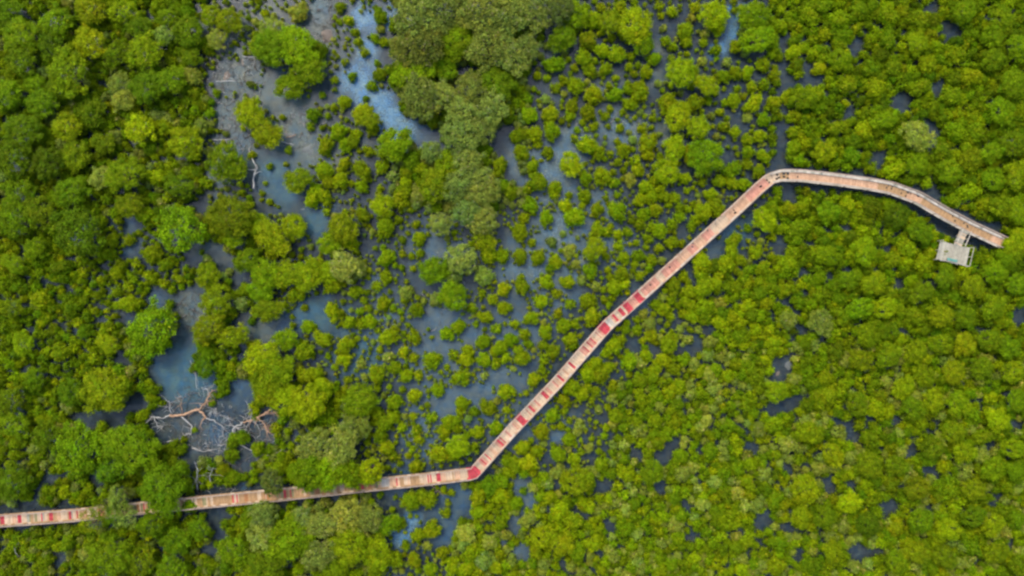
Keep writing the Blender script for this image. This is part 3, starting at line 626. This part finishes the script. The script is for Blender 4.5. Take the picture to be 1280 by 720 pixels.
for (x, y, r, k) in pts:
    a = TINY_V[fr.integers(len(TINY_V))] if r < 4.2 else SMALL_V[fr.integers(len(SMALL_V))] if r < 9 else BUSH_V[fr.integers(len(BUSH_V))]
    v, t, q_, c = a
    R = r*PX; h = .4 + 1.15*R*fr.uniform(.85, 1.2)
    wx, wy = at(x, y, h*.6)
    g = fr.uniform(0, 6.28); cg, sg = math.cos(g), math.sin(g)
    zt = v[:, 2].max()
    V.append(np.stack([(v[:, 0]*cg-v[:, 1]*sg)*R*1.05+wx, (v[:, 0]*sg+v[:, 1]*cg)*R*1.05+wy, v[:, 2]/zt*(h+.1)-.1], 1).astype(np.float32))
    T.append(t+nv); Q.append(q_+nv); nv += len(v)
    C.append((c*np.array(tint_for(k, fr))).astype(np.float32))
V = np.concatenate(V); T = np.concatenate(T); Q = np.concatenate(Q); C = np.concatenate(C)
th = link('mangrove_undergrowth', mesh_np('mangrove_undergrowth', V, T, Q, [LEAF], None, np.concatenate([np.ones(len(T), bool), np.zeros(len(Q), bool)]), C))
th.color = (1, 1, 1, 1)
tag(th, 'small crowded mangrove saplings filling the space between the larger crowns', 'undergrowth', kind='stuff')
print('undergrowth faces', len(T)+len(Q))

# ------------------------------------------------------------------ boardwalk
DZ = 1.6
path = np.array([at(x, y, DZ) for x, y in WALK])
# round the bends a little
def arc_sample(P, st):
    seg = np.hypot(*(P[1:]-P[:-1]).T); L = np.concatenate([[0], np.cumsum(seg)])
    s = np.arange(0, L[-1], st)
    return np.stack([np.interp(s, L, P[:, 0]), np.interp(s, L, P[:, 1])], 1), s, L
PS, SS, LL = arc_sample(path, .02)
TG = np.gradient(PS, axis=0); 
def smooth(a, n):
    k = np.ones(n)/n
    return np.stack([np.convolve(np.pad(a[:, i], (n//2, n-1-n//2), 'edge'), k, 'valid') for i in range(2)], 1)
TG = smooth(TG, 51); TG /= np.linalg.norm(TG, axis=1)[:, None]
def s_at(px, py):
    p = np.array(at(px, py, DZ)); return SS[np.argmin(np.hypot(*(PS-p).T))]
def frame(s):
    i = min(len(SS)-1, max(0, int(round(s/.02)))); return PS[i], TG[i], np.array((-TG[i][1], TG[i][0]))
HW = .76                       # half the deck's width
boardwalk = empty('boardwalk', (0, 0, 0), 'long narrow plank boardwalk, salmon and red, bending through the mangroves', 'boardwalk')
BANDS = [((3, 650), .35), ((24, 648), .42), ((52, 646), .12), ((64, 645), .38), ((88, 643.5), .22), ((96, 643), .12), ((180, 634), .12), ((291, 623), .13), ((296, 622.5), .13), ((356, 617), .15), ((364, 616), .12), ((453, 606), .28),
         ((496, 602), .13), ((535, 598), .13), ((538.5, 598), .12), ((548, 597), .55), ((592, 591), 1.5), ((604, 577), .10), ((609, 571), .10), ((625, 553), .22), ((628, 550), .1), ((651, 524), .75), ((664, 510), .2),
         ((680, 493), .42), ((700, 472), .12), ((714, 456), .22), ((732, 436), .14), ((736, 431), .14), ((741, 426), .16), ((756, 410), 1.15), ((768, 396), .14), ((777, 389), .45), ((784, 383), .85), ((798, 371), .8)]
bands = [(s_at(*p), w/2+.05) for p, w in BANDS]
LIGHTB = [(s_at(791, 377), .6, 'pink'), (s_at(730, 438), .5, 'pink'), (s_at(482, 603), .5, 'white'), (s_at(762, 402), .5, 'white'), (s_at(772, 393), .3, 'cream')]
SPOTS = [(865.7, 304.6), (865, 309), (884.5, 288), (917, 263), (919, 266), (837, 334), (813, 356), (951, 233), (959, 225), (962, 228), (971.5, 218.5), (971, 223.5), (974, 222), (980, 217), (980, 221), (985, 217), (985, 223),
         (997, 221), (1108.6, 234.7), (1110, 231), (1116, 233), (1115, 236), (1128.6, 237), (1126.6, 241.5), (1135, 240.5), (1132, 245), (1139, 242), (1148, 245), (1190.6, 270), (1194, 276), (1205, 279), (1209, 282), (1210, 284)]
spots = []
for p in SPOTS:
    s = s_at(*p); c, t, n = frame(s); spots.append((s, float((np.array(at(*p, DZ))-c)@n)))
br = np.random.default_rng(21)
S_A = s_at(100, 642); S_B = s_at(470, 604); S_C = s_at(592, 591); S_D = s_at(800, 369); S_E = s_at(968, 221); S_F = s_at(1180, 268)
def palette(s):
    u = br.uniform()
    if s < S_A: return ('cream', 'tan', 'cream', 'pale', 'salmon', 'green')[int(u*6)]
    if s < S_B: return ('tan', 'rust', 'tan', 'green', 'tan', 'cream')[int(u*6)]
    if s < S_C: return ('salmon', 'cream', 'tan', 'cream', 'salmon')[int(u*5)]
    if s < S_D: return ('cream', 'salmon', 'cream', 'cream', 'pink')[int(u*5)]
    if s < S_E: return ('salmon', 'pink', 'salmon', 'cream', 'pink')[int(u*5)]
    if s < S_F: return ('salmon', 'tan', 'tan', 'salmon', 'rust')[int(u*5)]
    return ('tan', 'rust', 'salmon', 'tan')[int(u*4)]
deck = MB(); s = 0
L = LL[-1]
run = 0; pal = None
while s < L-.2:
    w = .19
    c, t, n = frame(s+w/2)
    if run <= 0: run = br.integers(1, 4) if s < S_D else br.integers(5, 16); pal = palette(s)
    run -= 1
    m = pal
    for a, b, k in LIGHTB:
        if abs(s+w/2-a) < b: m = k
    for a, b in bands:
        if abs(s+w/2-a) < max(b, w*.5+.01): m = 'red'
    dz = br.normal(0, .006); e = HW + br.normal(0, .012)
    holes = [(o-.14, o+.14) for (a, o) in spots if abs(s+w/2-a) < .12]
    cur = -e
    spans = []
    for h0, h1 in sorted(holes):
        if h0 > cur+.05: spans.append((cur, h0))
        cur = max(cur, h1)
    if cur < e-.05: spans.append((cur, e))
    for a, b in spans:
        mid = c + n*(a+b)/2
        deck.box(mid, t, n, (w-.012)/2, (b-a)/2, DZ-.04+dz, DZ+dz, WI[m])
    s += w
link('deck', deck.mesh('deck', WM), boardwalk)
# stringers under the planks, edge boards beside them
for side in (-1, 1):
    sm_ = MB(); em = MB(); rm = MB(); km = MB()
    s = 0
    while s < L-.5:
        s2 = min(s+.57, L-.02)
        c0, t0, n0 = frame(s); c1, t1, n1 = frame(s2)
        # edge board, chalkier towards the far end
        def seg(mb, o, hw, z0, z1, m):
            a = c0+n0*o*side; b = c1+n1*o*side
            d = b-a; l = np.linalg.norm(d); d = d/l
            mb.box((a+b)/2, d, np.array((-d[1], d[0])), l/2+.001, hw, z0, z1, m)
        u = br.uniform()
        far = s > S_E-1
        em_m = ('white' if u < .75 else 'pale') if far else (('cream' if u < .5 else 'salmon' if u < .8 else 'white') if s > S_C else ('cream' if u < .4 else 'tan'))
        redhere = any(abs((s+s2)/2-a) < max(b, .17) and b > .35 for a, b in bands)
        seg(em, HW-.09 if far else HW-.02, .17 if far else .10, DZ+.012, DZ+.055, WI['red'] if redhere and not far else WI[em_m])
        seg(sm_, HW-.25, .06, DZ-.26, DZ-.055, WI['post'])
        seg(rm, HW+.03, .04, DZ+.90, DZ+.95, WI['rail'])
        seg(km, HW+.03, .03, DZ+.50, DZ+.58, WI['rail'])
        s = s2
    link('stringer', sm_.mesh('stringer', WM), boardwalk)
    link('edge_board', em.mesh('edge_board', WM), boardwalk)
    rail = link('railing', rm.mesh('railing', WM), boardwalk)
    link('mid_rail', km.mesh('mid_rail', WM), rail)
# posts run from the mud up to the rail: one mesh shared by all
pm = MB(); pm.tube([(0, 0, -.6), (0, 0, DZ+.89)], [.065, .055], WI['post'], 8)
pme = pm.mesh('post', WM)
npost = 50
for side in (-1, 1):
    for k in range(npost):
        c, t, n = frame(.5 + k*(L-1)/(npost-1))
        p = c + n*side*(HW+.03)
        o = link('post', pme, boardwalk); o.location = (p[0], p[1], 0)

# ------------------------------------------------------------------ viewing platform and its gangway
pf = empty('viewing_platform', (0, 0, 0), 'pale weathered rectangular viewing platform set off the boardwalk among trees', 'platform')
cen = np.array(at(1191, 317, DZ)); a = -math.radians(13)
ax = np.array((math.cos(a), math.sin(a))); ay = np.array((-ax[1], ax[0]))
pm = MB(); hx, hy = 2.2, 1.34
k = -hx
while k < hx-.05:
    w = .21
    m = ('pale', 'stone', 'pale', 'stone', 'pale')[br.integers(5)]
    pm.box(cen+ax*(k+w/2), ax, ay, (w-.012)/2, hy+br.normal(0, .03), DZ+.02, DZ+.06, WI[m]); k += w
link('deck', pm.mesh('platform_deck', WM), pf)
jm = MB()
for o in (-1.1, 0, 1.1): jm.box(cen+ay*o, ax, ay, hx-.05, .06, DZ-.2, DZ+.015, WI['post'])
link('joist', jm.mesh('joist', WM), pf)
pme2 = MB(); pme2.tube([(0, 0, -.6), (0, 0, DZ+.89)], [.08, .05], WI['stone'], 8); pme2 = pme2.mesh('platform_post', WM)
for sx, sy in ((-1, -1), (0, -1), (1, -1), (1, 1), (-1, 1), (-1, 0), (1, 0)):
    o = link('post', pme2, pf); p = cen + ax*sx*(hx+.05) + ay*sy*(hy+.05); o.location = (p[0], p[1], 0)
for (o, d, h) in ((cen-ay*(hy+.05), ax, hx+.1), (cen-ax*(hx+.05), ay, hy+.1), (cen+ax*(hx+.05), ay, hy+.1)):
    rm = MB(); rm.box(o, d, np.array((-d[1], d[0])), h, .045, DZ+.9, DZ+.95, WI['stone'])
    link('railing', rm.mesh('platform_railing', WM), pf)
gw = empty('gangway', (0, 0, 0), 'short pale gangway joining the boardwalk to the viewing platform', 'gangway')
g0 = np.array(at(1206, 285, DZ)); g1 = np.array(at(1195.5, 309, DZ)); d = g1-g0; l = np.linalg.norm(d); d /= l; n = np.array((-d[1], d[0]))
gm = MB(); k = .2
while k < l-.3:
    gm.box(g0+d*(k+.1), d, n, .096, .58, DZ+.08, DZ+.11, WI[('pale', 'stone', 'pale', 'cream')[br.integers(4)]]); k += .2
link('deck', gm.mesh('gangway_deck', WM), gw)
for sd in (-1, 1):
    rm = MB(); rm.box((g0+g1)/2+n*sd*.62, d, n, l/2-.35, .05, DZ+.9, DZ+.95, WI['white'])
    for f in (-.8, 0, .8): rm.box((g0+g1)/2+n*sd*.62+d*f, d, n, .04, .04, DZ-.1, DZ+.897, WI['pale'])
    link('railing', rm.mesh('gangway_railing', WM), gw)
# raised teal slab standing in for a teal patch at the platform's outer side
slab = empty('slab', (*(cen-ay*1.0-ax*.15), DZ+.06), 'narrow teal bench along the outer edge of the viewing platform', 'slab', None, a)
bm_ = MB(); bm_.box((0, 0), (1, 0), (0, 1), .75, .18, .42, .46, WI['teal']); link('slab_top', bm_.mesh('slab_top', WM), slab)
for sx in (-1, 1):
    bm_ = MB(); bm_.box((sx*.6, 0), (1, 0), (0, 1), .04, .15, 0, .417, WI['post']); link('slab_foot', bm_.mesh('slab_foot', WM), slab)

# ------------------------------------------------------------------ dead trees and bare branches
dr = np.random.default_rng(8)
def P3(L_, z0, z1):
    n = len(L_)
    return [(*at(x, y, z0+(z1-z0)*i/(n-1)), z0+(z1-z0)*i/(n-1)) for i, (x, y) in enumerate(L_)]
def wiggle(p, amp, sub=4):
    p = [np.array(q) for q in p]; out = []
    for a_, b_ in zip(p[:-1], p[1:]):
        for k in range(sub):
            q = a_+(b_-a_)*k/sub
            if out: q = q + dr.normal(0, amp, 3)*np.array((1, 1, .6))
            out.append(q)
    out.append(p[-1]); return out
def limb(pts, z0, z1, r0, r1, mat, amp=.05, twigs=0):
    mb = MB(); p = wiggle(P3(pts, z0, z1), amp)
    mb.tube(p, list(np.linspace(r0*.8, r1*.8, len(p))), 0, 7)
    for _ in range(twigs):
        i = dr.integers(len(p)//3, len(p)); q = p[i]
        a_ = dr.uniform(0, 6.28); ln = dr.uniform(.5, 2.2)
        e = [q]
        for k in range(3):
            a_ += dr.normal(0, .4); e.append(e[-1]+np.array((math.cos(a_), math.sin(a_), dr.uniform(-.1, .25)))*ln/3)
        mb.tube(e, list(np.linspace(max(.022, r1*.6), .01, 4)), 0, 5)
    return mb
def dead_tree(label, base, trunk, branches):
    t = empty('dead_tree', (0, 0, 0), label, 'dead tree')
    pts, z0, z1, r0, r1 = trunk
    link('trunk', limb(pts, z0, z1, r0, r1, 0, .05, 3).mesh('dead_trunk', [ORANGEWOOD]), t)
    for pts, z0, z1, r0, r1, m in branches:
        link('branch', limb(pts, z0, z1, r0, r1, 0, .09, 9).mesh('dead_branch', [ORANGEWOOD if m else GREYWOOD]), t)
    return t
dead_tree('fallen dead tree with orange-brown trunk and pale branches lying in the dark water', None,
    ([(212, 519), (222, 520), (230, 518), (240, 513.5), (248, 512), (253, 517), (258, 523)], .7, .5, .26, .18),
    [([(249, 513), (255, 505), (262, 496), (265, 487)], .6, 1.4, .16, .08, 1), ([(262, 496), (258, 487), (252, 484)], .9, 1.4, .08, .04, 0),
     ([(213, 518), (203, 522), (192, 520), (181, 529), (177, 543)], .7, .4, .11, .05, 0), ([(192, 520), (196, 532), (204, 533)], .6, .3, .08, .04, 0),
     ([(227, 521), (240, 533), (238, 543), (229, 543)], .6, .3, .13, .05, 0), ([(258, 523), (270, 527), (280, 535), (279, 547)], .6, .2, .10, .04, 0),
     ([(214, 517), (213, 508), (211, 501)], .7, 1.3, .09, .04, 0), ([(228, 516), (226, 505), (224, 497)], .7, 1.5, .08, .03, 1), ([(209, 552), (217, 551), (221, 560), (224, 574)], .2, .4, .09, .04, 0),
     ([(266, 516), (280, 520), (292, 526)], .4, .3, .06, .03, 0), ([(262, 518), (270, 510)], .5, .8, .05, .03, 0)])
dead_tree('smaller fallen dead tree with orange-brown stump and bent white branches in the water', None,
    ([(338, 512), (330, 517), (320, 523), (312, 526), (304, 528)], .9, .6, .18, .13),
    [([(304, 528), (296, 532), (292, 537), (292, 555)], .6, .5, .12, .09, 0), ([(292, 555), (283, 556), (272, 557)], .5, .3, .11, .05, 0), ([(292, 555), (301, 549), (306, 542), (309, 532)], .5, .6, .09, .05, 0),
     ([(322, 522), (330, 532), (340, 543)], .7, .6, .12, .07, 1), ([(340, 543), (346, 550)], .6, .4, .06, .03, 0), ([(314, 525), (314.5, 512)], .6, 1.4, .07, .03, 0), ([(318, 526), (319, 530)], .6, .9, .09, .05, 0), ([(330, 517), (342, 516), (348, 512)], .8, 1.2, .07, .03, 1)])
def bare(label, pts, z0, z1, r0, r1, m=GREYWOOD, twigs=4):
    o = link('bare_branch', limb(pts, z0, z1, r0, r1, 0, .04, twigs).mesh('bare_branch', [m]))
    tag(o, label, 'branch')
bare('winding white bare branch lying on grey mud beside green trees', [(311, 186), (314, 197), (321, 209), (317, 222), (317, 236)], .35, .8, .07, .13)
bare('straight pale stick lying on the brown bank', [(270, 101.5), (296, 101.5)], .6, .9, .07, .05, twigs=1)
bare('thin pale stick lying above the winding white branch', [(265, 174.5), (289, 174)], .4, .5, .05, .04, twigs=1)
bare('pale log lying beside the pair of round trees', [(357, 172), (370, 168)], .35, .35, .07, .06, ORANGEWOOD, 1)
bare('pale bare trunk leaning out of the mud under the pair of round trees', [(352, 177), (367, 181)], .35, .6, .07, .05, twigs=2)
bare('thin bare upright twig above the orange dead tree', [(238, 451), (243, 462), (245, 471), (245.5, 488)], .3, 1.2, .05, .03, twigs=4)
bare('bare grey branch across the grey patch at the upper bank', [(303, 70), (322, 71)], .5, .8, .07, .05, twigs=3)
bare('bare whitish snag beside the boardwalk above its leafy gap', [(247, 612), (245, 600), (248, 588), (243, 577)], .3, 2.4, .12, .04, twigs=8)
bare('second bare grey snag beside the boardwalk, thinner', [(265, 608), (262, 596), (266, 585)], .3, 2.0, .09, .03, twigs=7)
bare('grey tangled branch between the grey dead tree and boardwalk', [(300, 556), (318, 565), (338, 570), (352, 562)], .3, .8, .09, .03, twigs=9)
bare('grey forked branch between the two dead trees, low in the water', [(240, 560), (255, 565), (275, 560)], .1, .4, .09, .03, twigs=9)
bare('thin white branch standing in the small pool at the lower boardwalk start', [(20, 705), (22, 696), (19, 690)], .2, 1.0, .05, .02, twigs=3)
bare('pale bent stick beside the red planks above deep blue water', [(537, 606), (546, 611), (550, 616)], .2, .6, .06, .03, ORANGEWOOD, 3)

# fallen twigs and leaf litter caught on the mud: past counting, one object
tw = MB(); tr_ = np.random.default_rng(15)
for (cx, cy, cr, n) in ((290, 95, 45, 260), (300, 160, 30, 120), (395, 30, 30, 120), (330, 60, 30, 80), (250, 520, 42, 150), (295, 560, 40, 160), (330, 530, 25, 80), (380, 160, 30, 60), (245, 390, 24, 80), (270, 610, 26, 80), (790, 155, 34, 70), (555, 385, 40, 60), (350, 700, 20, 60)):
    for _ in range(n):
        a_ = tr_.uniform(0, 6.28); d_ = cr*math.sqrt(tr_.uniform()); ln = tr_.uniform(.2, 1.3)
        x0, y0 = at(cx+d_*math.cos(a_), cy+d_*math.sin(a_)); b_ = tr_.uniform(0, 6.28); z0 = tr_.uniform(.02, .14)
        tw.tube([(x0, y0, z0), (x0+ln*.5*math.cos(b_), y0+ln*.5*math.sin(b_), z0+tr_.uniform(0, .15)), (x0+ln*math.cos(b_+.4), y0+ln*math.sin(b_+.4), z0+tr_.uniform(-.02, .15))], [.035, .028, .012], int(tr_.uniform() < .25), 4)
tw = link('driftwood_twigs', tw.mesh('driftwood_twigs', [plain('dark twigs', (.05, .04, .03), (.12, .09, .065), 2), GREYWOOD]))
tag(tw, 'brown and grey fallen twigs strewn over the mud and shallow water', 'twigs', kind='stuff')

# ------------------------------------------------------------------ light and camera
EL = math.radians(SUN_EL); AZ = math.radians(SUN_AZ) # compass angle of the sun, clockwise from the top of the photo
w = bpy.data.worlds.new('World'); S.world = w; w.use_nodes = True
nt = w.node_tree; bg = nt.nodes['Background']
sky = nt.nodes.new('ShaderNodeTexSky'); sky.sky_type = 'NISHITA'; sky.sun_disc = False
sky.sun_elevation = EL; sky.sun_rotation = AZ
sky.air_density = 1.0; sky.dust_density = 2.0; sky.ozone_density = 1.0
nt.links.new(sky.outputs[0], bg.inputs[0]); bg.inputs[1].default_value = SKY
sd = bpy.data.lights.new('sun', 'SUN'); sd.energy = SUN_E; sd.angle = math.radians(SUN_ANG); sd.color = (1, .955, .88)
so = bpy.data.objects.new('sun', sd); COL.objects.link(so)
from mathutils import Vector
dirv = Vector((math.sin(AZ)*math.cos(EL), math.cos(AZ)*math.cos(EL), math.sin(EL)))
so.rotation_euler = dirv.to_track_quat('Z', 'Y').to_euler()
cam = bpy.data.cameras.new('camera'); co = bpy.data.objects.new('camera', cam); COL.objects.link(co)
co.location = (0, 0, H); cam.sensor_fit = 'HORIZONTAL'; cam.angle = 2*math.atan(75/H); cam.clip_end = 4000
S.camera = co
vs = S.view_settings
vs.view_transform = 'Standard'; vs.look = 'None'; vs.gamma = 1; vs.use_curve_mapping = False; vs.exposure = EXPO
S.cycles.use_denoising = True
S.cycles.max_bounces = 7; S.cycles.diffuse_bounces = 4; S.cycles.transparent_max_bounces = 6
S.cycles.filter_width = 2.5
